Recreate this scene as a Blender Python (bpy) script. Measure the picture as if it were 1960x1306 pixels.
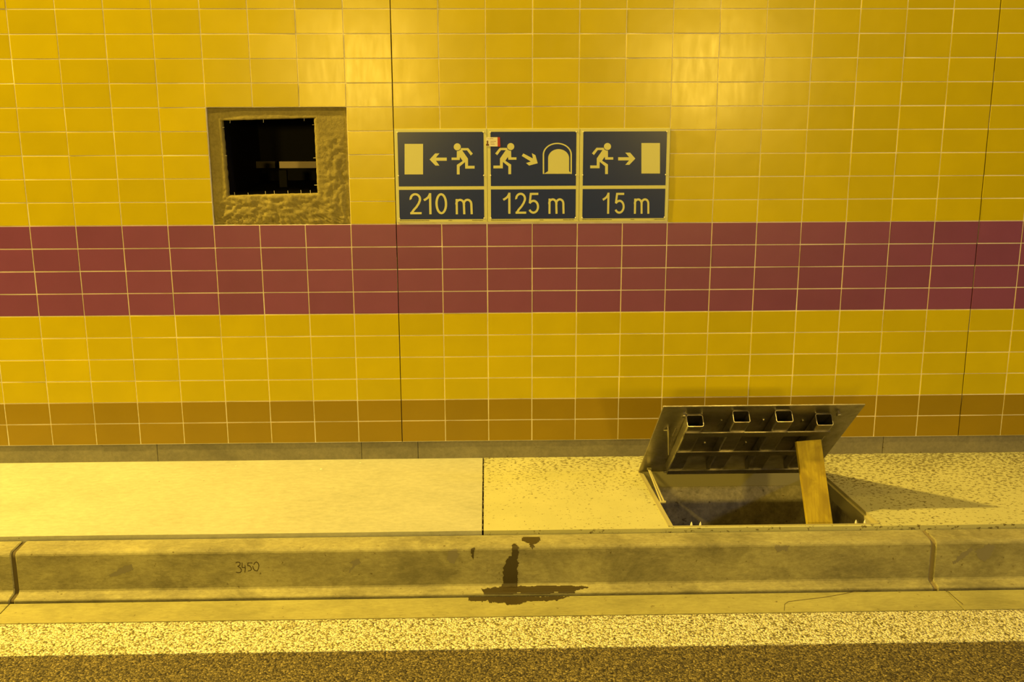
import bpy, bmesh, math, random
from mathutils import Vector, Matrix, noise
random.seed(7)
for o in list(bpy.data.objects): bpy.data.objects.remove(o)
SC = bpy.context.scene
COL = SC.collection
# ------------------------------------------------------------------ camera
# X runs along the tunnel wall, Y points into the wall (tile face at y = 0), Z up, pavement at z = 0
FPX = 1950.97
CAM = Vector((0.3997, -4.5070, 1.5871))
RIGHT = Vector((0.99968, -0.02487, -0.00273)); DOWN = Vector((-0.00819, -0.22210, -0.97499)); FWD = Vector((0.02365, 0.97471, -0.22223))
RIGHT.normalize(); FWD = (FWD - RIGHT * FWD.dot(RIGHT)).normalized(); DOWN = FWD.cross(RIGHT)
cam = bpy.data.cameras.new('camera'); cam.sensor_width = 36.0; cam.lens = FPX / 1960 * 36.0
cam.clip_start = 0.05; cam.clip_end = 200
camo = bpy.data.objects.new('camera', cam); COL.objects.link(camo)
camo.matrix_world = Matrix(((RIGHT.x, -DOWN.x, -FWD.x, CAM.x), (RIGHT.y, -DOWN.y, -FWD.y, CAM.y), (RIGHT.z, -DOWN.z, -FWD.z, CAM.z), (0, 0, 0, 1)))
SC.camera = camo
# ------------------------------------------------------------------ world, exposure
w = bpy.data.worlds.new('world'); SC.world = w; w.use_nodes = True
w.node_tree.nodes['Background'].inputs[0].default_value = (1.0, 0.7, 0.3, 1); w.node_tree.nodes['Background'].inputs[1].default_value = 0.02
SC.view_settings.view_transform = 'Standard'; SC.view_settings.look = 'None'; SC.view_settings.gamma = 1.0; SC.view_settings.use_curve_mapping = False
SC.view_settings.exposure = -0.07
SC.cycles.max_bounces = 6; SC.cycles.diffuse_bounces = 3; SC.cycles.glossy_bounces = 3
SODIUM = (1.0, 0.67, 0.105)
# ceiling lamp over the pavement to the left, crown lamps, two flood lamps across the road, cooler lamp further right
KEY_POS, KEY_W = Vector((-6.0, -1.13, 6.4)), 1420
CROWN_W = 400
FLOODS, FLOOD_W = [Vector((-1.25, -9.6, 2.05)), Vector((3.4, -9.6, 2.08))], 150
COOL_POS, COOL_W = Vector((9.5, -4.2, 3.6)), 75

# ------------------------------------------------------------------ pixel -> place (for marks that lie on known surfaces)
def ray(u, v): return RIGHT * ((u - 980) / FPX) + DOWN * ((v - 653) / FPX) + FWD
def on_y(u, v, y): d = ray(u, v); return CAM + d * ((y - CAM.y) / d.y)
def on_z(u, v, z): d = ray(u, v); return CAM + d * ((z - CAM.z) / d.z)

# ------------------------------------------------------------------ mesh helpers
WPOS = {}
def wpos(o):
    p = Vector((0, 0, 0))
    while o is not None: p = p + Vector(o.location); o = o.parent
    return p
def link(name, me, mats, parent=None, loc=(0, 0, 0)):
    o = bpy.data.objects.new(name, me); COL.objects.link(o)
    for m in (mats if isinstance(mats, (list, tuple)) else [mats]):
        if me is not None and len(me.materials) < (len(mats) if isinstance(mats, (list, tuple)) else 1): me.materials.append(m)
    if parent is not None: o.parent = parent
    o.location = loc
    return o
def mesh(name, verts, faces, mats, parent=None, smooth=False, midx=None, origin=None):
    """verts in world coordinates; stored relative to origin (or the parent's place)"""
    base = wpos(parent) if parent is not None else Vector((0, 0, 0))
    org = Vector(origin) if origin is not None else base
    me = bpy.data.meshes.new(name); me.from_pydata([tuple(Vector(v) - org) for v in verts], [], faces); me.update()
    if smooth:
        for p in me.polygons: p.use_smooth = True
    if midx:
        for p, i in zip(me.polygons, midx): p.material_index = i
    return link(name, me, mats, parent, tuple(org - base))
def bm_mesh(name, bm, mats, parent=None, smooth=False, origin=None):
    vs = [v.co.copy() for v in bm.verts]; bm.verts.index_update(); fs = [[v.index for v in f.verts] for f in bm.faces]; bm.free()
    return mesh(name, vs, fs, mats, parent, smooth, None, origin)
def empty(name, loc):
    o = bpy.data.objects.new(name, None); COL.objects.link(o); o.location = loc; o.empty_display_size = 0.1; return o
def tag(o, label=None, cat=None, kind=None, group=None):
    if label: o['label'] = label
    if cat: o['category'] = cat
    if kind: o['kind'] = kind
    if group: o['group'] = group
    return o
class MB:
    def __init__(s): s.v = []; s.f = []
    def add(s, vs, fs):
        n = len(s.v); s.v += [Vector(v) for v in vs]; s.f += [[i + n for i in f] for f in fs]; return s
    def box(s, x0, x1, y0, y1, z0, z1):
        return s.add([(x, y, z) for x in (x0, x1) for y in (y0, y1) for z in (z0, z1)], [[0, 1, 3, 2], [4, 6, 7, 5], [0, 4, 5, 1], [2, 3, 7, 6], [0, 2, 6, 4], [1, 5, 7, 3]])
    def prism(s, pts, z0, z1):
        """polygon pts (x, y) counter-clockwise, extruded in z"""
        n = len(pts)
        return s.add([(x, y, z0) for x, y in pts] + [(x, y, z1) for x, y in pts], [list(range(n))[::-1], list(range(n, 2 * n))] + [[i, (i + 1) % n, n + (i + 1) % n, n + i] for i in range(n)])
    def tube(s, a, b, r, k=10, r2=None, cap=True):
        a, b = Vector(a), Vector(b); t = (b - a).normalized(); u = t.orthogonal().normalized(); q = t.cross(u); r2 = r if r2 is None else r2
        vs = [a + (u * math.cos(i * 2 * math.pi / k) + q * math.sin(i * 2 * math.pi / k)) * r for i in range(k)] + [b + (u * math.cos(i * 2 * math.pi / k) + q * math.sin(i * 2 * math.pi / k)) * r2 for i in range(k)]
        fs = [[i, (i + 1) % k, k + (i + 1) % k, k + i] for i in range(k)]
        if cap: fs += [list(range(k))[::-1], list(range(k, 2 * k))]
        return s.add(vs, fs)
    def build(s, name, mats, parent=None, smooth=False, origin=None): return mesh(name, s.v, s.f, mats, parent, smooth, None, origin)
def bevelled(mb, off, seg=2):
    bm = bmesh.new(); vs = [bm.verts.new(v) for v in mb.v]
    for f in mb.f: bm.faces.new([vs[i] for i in f])
    bmesh.ops.bevel(bm, geom=list(bm.edges), offset=off, segments=seg, profile=0.7, affect='EDGES')
    return bm

# ------------------------------------------------------------------ materials
def M(name, color, rough=0.6, metal=0.0, spec=0.5):
    m = bpy.data.materials.new(name); m.use_nodes = True; b = m.node_tree.nodes['Principled BSDF']
    b.inputs['Base Color'].default_value = (*color, 1); b.inputs['Roughness'].default_value = rough; b.inputs['Metallic'].default_value = metal; b.inputs['Specular IOR Level'].default_value = spec
    return m
class NT:
    def __init__(s, m): s.m = m; s.t = m.node_tree; s.n = s.t.nodes; s.b = s.n['Principled BSDF']
    def node(s, typ, **kw):
        n = s.n.new(typ)
        for k, v in kw.items(): setattr(n, k, v)
        return n
    def link(s, a, b): s.t.links.new(a, b)
    def coord(s, which='Object', scale=(1, 1, 1), loc=(0, 0, 0)):
        if which == 'World': src = s.node('ShaderNodeNewGeometry').outputs['Position']
        else: src = s.node('ShaderNodeTexCoord').outputs[which]
        mp = s.node('ShaderNodeMapping'); mp.inputs['Scale'].default_value = scale; mp.inputs['Location'].default_value = loc
        s.link(src, mp.inputs[0]); return mp.outputs[0]
    def noise(s, vec, scale, detail=4, rough=0.55, dist=0.0):
        n = s.node('ShaderNodeTexNoise'); n.inputs['Scale'].default_value = scale; n.inputs['Detail'].default_value = detail; n.inputs['Roughness'].default_value = rough; n.inputs['Distortion'].default_value = dist
        s.link(vec, n.inputs['Vector']); return n.outputs['Fac']
    def voronoi(s, vec, scale, out='Distance'):
        n = s.node('ShaderNodeTexVoronoi'); n.inputs['Scale'].default_value = scale; s.link(vec, n.inputs['Vector']); return n.outputs[out]
    def ramp(s, fac, stops):
        r = s.node('ShaderNodeValToRGB'); e = r.color_ramp.elements
        while len(e) < len(stops): e.new(0.5)
        for el, (p, c) in zip(e, stops): el.position = p; el.color = (*c, 1) if len(c) == 3 else c
        s.link(fac, r.inputs[0]); return r.outputs[0]
    def val(s, fac, a, b, lo=0.0, hi=1.0):
        n = s.node('ShaderNodeMapRange'); n.inputs[1].default_value = a; n.inputs[2].default_value = b; n.inputs[3].default_value = lo; n.inputs[4].default_value = hi
        s.link(fac, n.inputs[0]); return n.outputs[0]
    def math(s, op, a, b):
        n = s.node('ShaderNodeMath', operation=op)
        for i, x in enumerate((a, b)):
            if isinstance(x, (int, float)): n.inputs[i].default_value = x
            else: s.link(x, n.inputs[i])
        return n.outputs[0]
    def mix(s, fac, a, b, mode='MIX'):
        n = s.node('ShaderNodeMix', data_type='RGBA', blend_type=mode)
        for i, x in ((0, fac), (6, a), (7, b)):
            if isinstance(x, (int, float)): n.inputs[i].default_value = x
            elif isinstance(x, tuple): n.inputs[i].default_value = (*x, 1)
            else: s.link(x, n.inputs[i])
        return n.outputs[2]
    def bump(s, h, strength, dist):
        n = s.node('ShaderNodeBump'); n.inputs['Strength'].default_value = strength; n.inputs['Distance'].default_value = dist
        s.link(h, n.inputs['Height']); s.link(n.outputs[0], s.b.inputs['Normal'])
    def color(s, c): s.link(c, s.b.inputs['Base Color'])
    def rough(s, c): s.link(c, s.b.inputs['Roughness'])

def tile_mat(name, base, rough):
    m = M(name, base, rough); t = NT(m)
    oi = t.node('ShaderNodeObjectInfo')
    wv = t.coord('World')
    rnd = t.val(oi.outputs['Random'], 0, 1, 0.93, 1.05)
    cloud = t.val(t.noise(wv, 5.0, 3), 0.3, 0.7, 0.95, 1.04)
    k = t.math('MULTIPLY', rnd, cloud)
    comb = t.node('ShaderNodeCombineColor'); [t.link(k, comb.inputs[i]) for i in range(3)]
    t.color(t.mix(1.0, base, comb.outputs[0], 'MULTIPLY'))
    smear = t.noise(t.coord('World', (4, 4, 0.8)), 9, 3, 0.6)
    t.rough(t.val(smear, 0.25, 0.75, rough - 0.025, rough + 0.035))
    t.bump(t.noise(t.coord('World', (1, 1, 1)), 9, 1), 0.06, 0.01)
    return m
MT_Y = tile_mat('glazed_yellow', (0.56, 0.465, 0.002), 0.235)
MT_R = tile_mat('glazed_red', (0.21, 0.056, 0.20), 0.33)
MT_O = tile_mat('glazed_ochre', (0.29, 0.195, 0.001), 0.33)
M_GROUT = M('grout', (0.80, 0.74, 0.62), 0.85); t = NT(M_GROUT)
t.color(t.ramp(t.noise(t.coord('World'), 7, 4), [(0.25, (0.72, 0.66, 0.5)), (0.48, (0.95, 0.92, 0.9))]))
M_GAP = M('dark_gap', (0.05, 0.035, 0.02), 0.9)

def concrete(name, c1, c2, scale=3.0, rough=0.8, speck=0.0, bump=0.25, fine=60, stretch=(1, 1, 1), speckcol=(0.10, 0.07, 0.03), smudge=0.0):
    m = M(name, c1, rough); t = NT(m); v = t.coord('World', stretch)
    big = t.noise(v, scale, 6, 0.6); c = t.ramp(big, [(0.32, c1), (0.68, c2)])
    fn = t.noise(v, fine, 3, 0.7); c = t.mix(0.35, c, t.ramp(fn, [(0.3, tuple(x * 0.72 for x in c1)), (0.7, tuple(min(1, x * 1.15) for x in c2))]))
    if speck > 0:
        s = t.noise(t.coord('World', (1, 1, 1)), 38, 4, 0.7); f = t.ramp(s, [(0.69 - 0.06 * speck, (0, 0, 0)), (0.73 - 0.06 * speck, (1, 1, 1))])
        c = t.mix(t.math('MULTIPLY', f, 0.75), c, speckcol)
    if smudge > 0:
        sm = t.ramp(t.noise(t.coord('World', (0.8, 1, 1.1), (3, 1, 2)), 4.2, 5, 0.68, 0.5), [(0.48, (0, 0, 0)), (0.66, (1, 1, 1))]); c = t.mix(t.math('MULTIPLY', sm, smudge), c, tuple(x * 0.45 for x in c1))
        sc = t.ramp(t.noise(t.coord('World', (1, 1, 3), (5, 0, 1)), 14, 4, 0.7), [(0.60, (0, 0, 0)), (0.72, (1, 1, 1))]); c = t.mix(t.math('MULTIPLY', sc, smudge * 0.6), c, tuple(min(1, x * 1.25) for x in c2))
    t.color(c); t.bump(t.math('ADD', fn, t.math('MULTIPLY', big, 0.5)), bump, 0.004)
    return m
M_SCREED = concrete('smooth_screed', (0.44, 0.45, 0.38), (0.55, 0.555, 0.49), 3.2, 0.75, 0.12, 0.15, 45, (0.6, 1, 1), smudge=0.10)
M_KERB = concrete('kerb_concrete', (0.22, 0.205, 0.13), (0.44, 0.42, 0.24), 6.0, 0.8, 0.7, 0.3, 80, (0.6, 1, 1.2), smudge=0.55)
M_GUTTER = concrete('gutter_concrete', (0.30, 0.285, 0.13), (0.42, 0.40, 0.18), 4.0, 0.85, 0.55, 0.3, 70, (0.5, 1.6, 1), smudge=0.35)
M_PLINTH = concrete('plinth_concrete', (0.19, 0.178, 0.15), (0.27, 0.25, 0.19), 5.0, 0.85, 0.4, 0.25, smudge=0.3)
M_PITWALL = concrete('pit_concrete', (0.30, 0.27, 0.18), (0.80, 0.74, 0.5), 9.0, 0.85, 0.9, 0.3, 50, smudge=0.75)
M_VAULT = concrete('vault_concrete', (0.10, 0.098, 0.09), (0.14, 0.135, 0.125), 1.0, 0.9)
M_JOINT = M('mortar_joint', (0.10, 0.08, 0.05), 0.9); M_JOINT2 = M('mortar_joint_pale', (0.24, 0.20, 0.13), 0.9)
M_MORTAR = concrete('rough_mortar', (0.22, 0.185, 0.07), (0.34, 0.29, 0.10), 12.0, 0.9, 0.3, 0.5, 90)
# dusty pavement slab: dark grit lies thicker near the wall
M_DUSTY = M('dusty_screed', (0.45, 0.42, 0.33), 0.85); t = NT(M_DUSTY)
v = t.coord('World'); big = t.noise(v, 2.6, 6, 0.6); c = t.ramp(big, [(0.3, (0.48, 0.48, 0.27)), (0.7, (0.58, 0.575, 0.33))])
sep = t.node('ShaderNodeSeparateXYZ'); t.link(t.node('ShaderNodeNewGeometry').outputs['Position'], sep.inputs[0])
near_wall = t.val(sep.outputs['Y'], -0.62, -0.05, 0.0, 0.10); right_more = t.val(sep.outputs['X'], 0.4, 2.0, -0.02, 0.045)
thr = t.math('ADD', near_wall, right_more)
g = t.math('ADD', t.noise(t.coord('World', (0.75, 1.0, 1)), 75, 3, 0.62), t.math('ADD', thr, t.math('MULTIPLY', t.noise(v, 4.5, 3), 0.16)))
f = t.ramp(g, [(0.70, (0, 0, 0)), (0.755, (1, 1, 1))])
c = t.mix(t.math('MULTIPLY', f, 0.8), c, (0.10, 0.075, 0.03)); t.color(c); t.bump(t.noise(v, 80, 3, 0.7), 0.25, 0.004)
# asphalt and painted edge line
def grain(name, stones, scale, bump, dist):
    m = M(name, stones[0][1], 0.75); t = NT(m); v = t.coord('World')
    ww = t.node('ShaderNodeVectorMath', operation='ADD'); nn = t.node('ShaderNodeTexNoise'); nn.inputs['Scale'].default_value = 60; t.link(v, nn.inputs['Vector'])
    sc = t.node('ShaderNodeVectorMath', operation='SCALE'); sc.inputs['Scale'].default_value = 0.012; t.link(nn.outputs['Color'], sc.inputs[0]); t.link(v, ww.inputs[0]); t.link(sc.outputs[0], ww.inputs[1])
    d = t.voronoi(ww.outputs[0], scale); vc = t.voronoi(ww.outputs[0], scale, 'Color')
    sepc = t.node('ShaderNodeSeparateColor'); t.link(vc, sepc.inputs[0])
    mixv = t.math('ADD', t.math('MULTIPLY', sepc.outputs[0], 0.65), t.math('MULTIPLY', t.noise(v, scale * 0.9, 3, 0.7), 0.45))
    c = t.ramp(mixv, stones); pit = t.ramp(d, [(0.45, (1, 1, 1)), (0.85, (0.25, 0.22, 0.2))])
    t.color(t.mix(1.0, c, pit, 'MULTIPLY'))
    t.bump(t.math('SUBTRACT', t.math('MULTIPLY', sepc.outputs[1], 0.8), d), bump, dist)
    return m
M_ASPHALT = grain('asphalt', [(0.2, (0.035, 0.028, 0.03)), (0.45, (0.11, 0.09, 0.048)), (0.75, (0.22, 0.18, 0.08)), (0.98, (0.46, 0.39, 0.2))], 150, 0.8, 0.006)
M_LINE = grain('road_paint', [(0.22, (0.20, 0.17, 0.06)), (0.42, (0.62, 0.60, 0.38)), (0.66, (0.88, 0.87, 0.72)), (0.95, (0.97, 0.96, 0.92))], 140, 0.9, 0.006)
# metal, wood, print
def steel(name, c, r, dirt):
    m = M(name, c, r, 1.0); t = NT(m); v = t.coord('World')
    n1 = t.noise(v, 9, 5, 0.65, 0.4)
    t.color(t.ramp(n1, [(0.3, tuple(x * dirt for x in c)), (0.62, c)])); t.rough(t.val(n1, 0.3, 0.7, r + 0.15, r - 0.05))
    return m
M_STEEL = steel('galvanised_steel', (0.52, 0.49, 0.46), 0.36, 0.5)
M_ZINC = M('dull_zinc', (0.50, 0.47, 0.28), 0.6, 0.15)
M_STEELDK = steel('dull_steel', (0.30, 0.285, 0.28), 0.5, 0.5)
M_WOOD = M('plank_wood', (0.5, 0.36, 0.1), 0.75); t = NT(M_WOOD)
v = t.coord('World', (26, 3, 2.0)); n1 = t.noise(v, 2.6, 5, 0.6, 0.6); blot = t.noise(t.coord('World'), 9, 4, 0.6, 0.8)
t.color(t.mix(t.ramp(blot, [(0.42, (0, 0, 0)), (0.62, (0.7, 0.7, 0.7))]), t.ramp(n1, [(0.3, (0.38, 0.28, 0.016)), (0.7, (0.60, 0.48, 0.026))]), (0.27, 0.195, 0.014))); t.bump(n1, 0.3, 0.003)
M_SIGNW = M('luminescent_white', (0.62, 0.63, 0.33), 0.35)
M_SIGND = M('dark_blue_print', (0.017, 0.032, 0.20), 0.24, 0.0, 0.35)
M_PRINT = M('print_ink', (0.10, 0.085, 0.05), 0.6)
M_SCREW = M('screw_cap', (0.85, 0.82, 0.72), 0.3)
M_CARDW = M('card_white', (0.80, 0.78, 0.74), 0.5); M_CARDR = M('card_red', (0.42, 0.02, 0.02), 0.5); M_CARDD = M('card_photo', (0.12, 0.05, 0.04), 0.5); M_CARDT = M('card_text', (0.38, 0.28, 0.24), 0.5)
M_DUCT = M('duct_lining', (0.006, 0.005, 0.007), 0.6, 0.0, 0.2); M_RAIL = M('inner_rail', (0.85, 0.70, 0.55), 0.6); M_RAILSH = M('inner_rail_shaded', (0.10, 0.08, 0.06), 0.7); M_WHITE = M('white_pin', (0.8, 0.77, 0.7), 0.5)  # same rail twice: front copy lit, back copy with shade put into its colour
M_WET = M('wet_concrete', (0.055, 0.042, 0.018), 0.4); M_PENCIL = M('pencil', (0.06, 0.04, 0.03), 0.8)
M_SMUDGE = M('damp_smudge', (0.235, 0.22, 0.175), 0.8)
M_SMUDGE2 = M('gutter_smudge', (0.25, 0.225, 0.10), 0.85)
M_DIRT = concrete('pit_dirt', (0.025, 0.02, 0.016), (0.06, 0.05, 0.038), 10, 0.95, 0.0, 0.6)
M_HOUSING = M('lamp_housing', (0.3, 0.3, 0.3), 0.5)
def emis(name, col, s):
    m = M(name, col, 0.5); b = m.node_tree.nodes['Principled BSDF']; b.inputs['Emission Color'].default_value = (*col, 1); b.inputs['Emission Strength'].default_value = s; m.cycles.emission_sampling = 'NONE'; return m
M_LAMP = emis('lamp_glow', SODIUM, 6.0); M_LAMPC = emis('lamp_glow_cool', (0.75, 0.8, 1.0), 4.0)

# ------------------------------------------------------------------ setting: tiled wall panels
ZT, TW, TH = 0.085, 0.2, 0.10073
def rz(r): return ZT + (10 - r) * TH          # row line r (0 = top of the red band) to height
GY = 0.0020                                     # grout plane, tile faces stand proud at y = 0
ROW_TOP = -12
def tile_mesh(name, mat, wdt, hgt):
    b, x, z = 0.0008, wdt / 2, hgt / 2
    vs = [(-x + b, 0, -z + b), (x - b, 0, -z + b), (x - b, 0, z - b), (-x + b, 0, z - b), (-x, b * 0.8, -z), (x, b * 0.8, -z), (x, b * 0.8, z), (-x, b * 0.8, z), (-x, 0.008, -z), (x, 0.008, -z), (x, 0.008, z), (-x, 0.008, z)]
    fs = [[0, 1, 2, 3]] + [[4 + i, 4 + (i + 1) % 4, (i + 1) % 4, i] for i in range(4)] + [[8 + i, 8 + (i + 1) % 4, 4 + (i + 1) % 4, 4 + i] for i in range(4)]
    me = bpy.data.meshes.new(name); me.from_pydata(vs, [], fs); me.materials.append(mat); me.update(); return me
JW = 0.0042
ME_T = {k: tile_mesh('tile_' + k, m, TW - JW, TH - JW) for k, m in (('yellow', MT_Y), ('red', MT_R), ('ochre', MT_O))}
def hidden(c, r):
    if -4 <= c < -1 and -5 <= r < 0: return True       # opening with the mortar surround
    if 0 <= c < 6 and -4 <= r < 0: return True         # the three signs
    return False
OPEN = (-0.8, -0.2, rz(0), rz(-5))
def wall_panel(name, c0, c1, label, hole=None):
    x0, x1, z0, z1 = c0 * TW + 0.0021, c1 * TW - 0.0021, ZT, rz(ROW_TOP)
    mb = MB()
    if hole:
        hx0, hx1, hz0, hz1 = hole
        for a in ((x0, hx0, z0, z1), (hx1, x1, z0, z1), (hx0, hx1, z0, hz0), (hx0, hx1, hz1, z1)): mb.box(a[0], a[1], GY, 0.16, a[2], a[3])
    else: mb.box(x0, x1, GY, 0.16, z0, z1)
    wobj = mb.build(name, M_GROUT, None, origin=((x0 + x1) / 2, 0, z0)); tag(wobj, label, None, 'structure')
    base = Vector(wobj.location)
    for r in range(ROW_TOP, 10):
        me = ME_T['red' if 0 <= r < 4 else ('ochre' if r >= 8 else 'yellow')]
        for c in range(c0, c1):
            if hidden(c, r): continue
            o = bpy.data.objects.new('tile', me); COL.objects.link(o); o.parent = wobj
            o.location = Vector(((c + 0.5) * TW + random.uniform(-.0004, .0004), random.uniform(-.0003, .0005), rz(r + 0.5) + random.uniform(-.0004, .0004))) - base
            o.rotation_euler = (math.radians(random.gauss(0, 0.30)), math.radians(random.gauss(0, 0.08)), math.radians(random.gauss(0, 0.26)))
    return wobj
wall_panel('wall_left', -13, 0, 'tiled wall panel around the square mortar-rimmed opening', OPEN)
wall_panel('wall_back', 0, 13, 'tiled wall panel carrying the three escape signs')
wall_panel('wall_right', 13, 18, 'tiled wall panel beyond the dark joint on the right')
# dark sealant in the joints between panels
for x in (0, 13 * TW):
    tag(MB().box(x - 0.0020, x + 0.0020, 0.0075, 0.12, ZT, rz(ROW_TOP)).build('trim_1' if x == 0 else 'trim_2', M_GAP, None, origin=(x, 0.01, ZT)), 'dark sealed joint beside the 210 m sign' if x == 0 else 'dark sealed joint near the right edge', None, 'structure')
# plinth under the tiles
pl = empty('baseboard_back', (0.4, 0.06, 0)); tag(pl, 'grey concrete plinth strip under the tiled wall', None, 'structure')
xs = [-5.0, -1.130, -0.190, 0.071, 2.250, 6.0]
for a, b in zip(xs, xs[1:]):
    bm_mesh('plinth_block', bevelled(MB().box(a + 0.001, b - 0.001, 0.006, 0.12, -0.1, ZT - 0.001), 0.0012, 1), M_PLINTH, pl)
# ------------------------------------------------------------------ pavement
QX = [(1.067, -0.215), (1.884, -0.215), (1.926, -0.822), (1.095, -0.822)]     # hatch opening corners
YE = -0.835
sw = tag(MB().box(-5.0, 1.02, YE + 0.03, 0.1, -0.3, -0.1).box(1.98, 6.0, YE + 0.03, 0.1, -0.3, -0.1).build('sidewalk', M_GAP, None, origin=(0.4, -0.4, -0.3)), 'raised concrete walkway between wall and kerb', None, 'structure')
def wavy(x): return 0.004 * noise.noise(Vector((x * 1.3, 3.1, 0))) + 0.0015 * noise.noise(Vector((x * 9, 1.1, 0)))
def slab(name, xa, xb, mat, hole=None, skew=0.0):
    n = 140; mb = MB(); pts = []
    front = [(xa + (xb - xa) * i / n - (skew if i == 0 else 0), YE + wavy(xa + (xb - xa) * i / n)) for i in range(n + 1)]
    if not hole:
        mb.prism(front + [(xb, 0.006), (xa, 0.006)], -0.14, 0.0)
    else:
        BL, BR, FR, FL = hole
        fl = [p for p in front if p[0] < FL[0] - 0.01]; fm = [p for p in front if FL[0] - 0.01 <= p[0] <= FR[0] + 0.01]; fr = [p for p in front if p[0] > FR[0] + 0.01]
        mb.prism(fl + [(FL[0], YE), FL, BL, (BL[0], 0.006), (xa, 0.006)], -0.14, 0.0)
        mb.prism([(FR[0], YE)] + fr + [(xb, 0.006), (BR[0], 0.006), BR, FR], -0.14, 0.0)
        mb.prism([BL, BR, (BR[0], 0.006), (BL[0], 0.006)], -0.14, 0.0)
        mb.prism([(FL[0], YE), (FR[0], YE), FR, FL], -0.14, 0.0)
    return mb.build(name, mat, sw)
tag(slab('slab', -5.0, 0.3705, M_SCREED), 'smooth clean screed slab')
tag(slab('slab', 0.3775, 6.0, M_DUSTY, QX), 'dusty slab with the hatch opening')
# crumbs and earth left in the joint and on the slab
mb = MB()
for i in range(260):
    if i < 110: x, y, z, s = 0.374 + random.uniform(-.0035, .0035), random.uniform(YE, 0.0), random.uniform(-0.006, 0.001), random.uniform(.0012, .003)
    else:
        x = random.choice((random.uniform(0.45, 1.05), random.uniform(2.0, 3.3))); y = -0.80 * random.random() ** 1.6 - 0.01; z, s = 0.0005, random.uniform(.0007, .0022)
        if 1.05 < x < 1.94 and y < -0.2: continue
    r = [random.uniform(.7, 1.3) * s for _ in range(6)]
    mb.add([(x - r[0], y, z), (x, y - r[1], z), (x + r[2], y, z), (x, y + r[3], z), (x, y, z + r[4]), (x, y, z - r[5] * .4)], [[0, 1, 4], [1, 2, 4], [2, 3, 4], [3, 0, 4], [1, 0, 5], [2, 1, 5], [3, 2, 5], [0, 3, 5]])
tag(mb.build('grit', concrete('grit', (0.10, 0.07, 0.03), (0.5, 0.45, 0.3), 60), None, origin=(0.4, -0.4, 0)), 'loose grit and crumbs scattered over the walkway slabs', 'grit', 'stuff')
for u, v, s in ((499.5 + 115.5, 898.8, .006), (690, 886, .004), (452, 892.5, .0045), (1066, 921, .004), (973, 935, .0035)):
    p = on_z(u, v, 0.0); mb = MB(); r = [random.uniform(.7, 1.3) * s for _ in range(6)]
    mb.add([(p.x - r[0] * 1.4, p.y, 0.0004), (p.x, p.y - r[1], 0.0004), (p.x + r[2] * 1.4, p.y, 0.0004), (p.x, p.y + r[3], 0.0004), (p.x, p.y, r[4] * .8)], [[0, 1, 4], [1, 2, 4], [2, 3, 4], [3, 0, 4], [3, 2, 1, 0]])
    lab = {615: 'pale flake of mortar lying alone on the smooth slab', 690: 'tiny pale crumb at the foot of the plinth joint', 452: 'pale crumb on the smooth slab below the wide opening', 1066: 'tiny pale crumb on the dusty slab beside the hatch', 973: 'tiny pale crumb on the dusty slab near the slab joint'}[int(u)]
    tag(mb.build('mortar_crumb', M_WHITE, None, origin=(p.x, p.y, 0)), lab, 'crumb', None, 'pale crumbs on the walkway')
# ------------------------------------------------------------------ kerb, gutter, road
KP = [(-0.8405, -0.30), (-0.8405, -0.0165), (-0.922, -0.017), (-0.930, -0.0180), (-0.9365, -0.0212), (-0.9410, -0.026), (-0.9430, -0.032), (-0.9450, -0.168), (-0.9475, -0.1745), (-0.953, -0.1785), (-0.966, -0.1795), (-0.969, -0.1812), (-0.984, -0.1822), (-0.990, -0.1845), (-0.9925, -0.189), (-0.9925, -0.30)]
kb = empty('kerb', (0.4, -0.9, -0.2)); tag(kb, 'pale concrete kerb edging the walkway', None, 'structure')
def extrude_profile(name, prof, xa, xb, mat, parent, segs=1, cham=0.0, jitter=0.0):
    n = len(prof); vs = []; fs = []
    cy = sum(p[0] for p in prof) / n; cz = sum(p[1] for p in prof) / n
    def ring(x, k=0.0): return [(x, y + (cy - y) * k / max(0.02, abs(cy - y)) if False else y * (1) , z) for y, z in prof]
    stations = [xa, xa + cham] + [xa + cham + (xb - xa - 2 * cham) * i / segs for i in range(1, segs)] + [xb - cham, xb]
    for si, x in enumerate(stations):
        ins = cham if si in (0, len(stations) - 1) else 0.0
        for j, (y, z) in enumerate(prof):
            a = Vector(prof[(j - 1) % n]); b = Vector(prof[(j + 1) % n]); tt = (b - a).normalized(); nn = Vector((-tt.y, tt.x))   # inward/outward normal
            q = Vector((y, z)) + nn * ins * (1 if True else 0) * INW
            vs.append((x, q.x, q.y))
    for s in range(len(stations) - 1):
        for j in range(n): fs.append([s * n + j, s * n + (j + 1) % n, (s + 1) * n + (j + 1) % n, (s + 1) * n + j])
    fs += [list(range(n))[::-1], list(range((len(stations) - 1) * n, len(stations) * n))]
    o = mesh(name, vs, fs, mat, parent)
    bm = bmesh.new(); bm.from_mesh(o.data); bmesh.ops.recalc_face_normals(bm, faces=bm.faces); bm.to_mesh(o.data); bm.free()
    for p in o.data.polygons: p.use_smooth = len(p.vertices) == 4 and False
    return o
INW = 1.0
KJ = [-1.374, 2.088]
for a, b in ((-5.0, KJ[0] - 0.008), (KJ[0] + 0.008, KJ[1] - 0.008), (KJ[1] + 0.008, 6.0)):
    extrude_profile('kerb_stone', KP, a, b, M_KERB, kb, 24, 0.004)
KPI = [(y + (0.006 if y < -0.84 else 0), z - (0.006 if -0.25 < z else 0)) for y, z in KP]
for x in KJ:
    tag(extrude_profile('mortar_joint', KPI, x - 0.009, x + 0.009, M_JOINT if x < 0 else M_JOINT2, kb), 'dark mortar joint')
gt = empty('gutter', (0.4, -1.08, -0.2)); tag(gt, 'flat concrete gutter strip between kerb and road', None, 'structure')
GZ = -0.192
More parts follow.
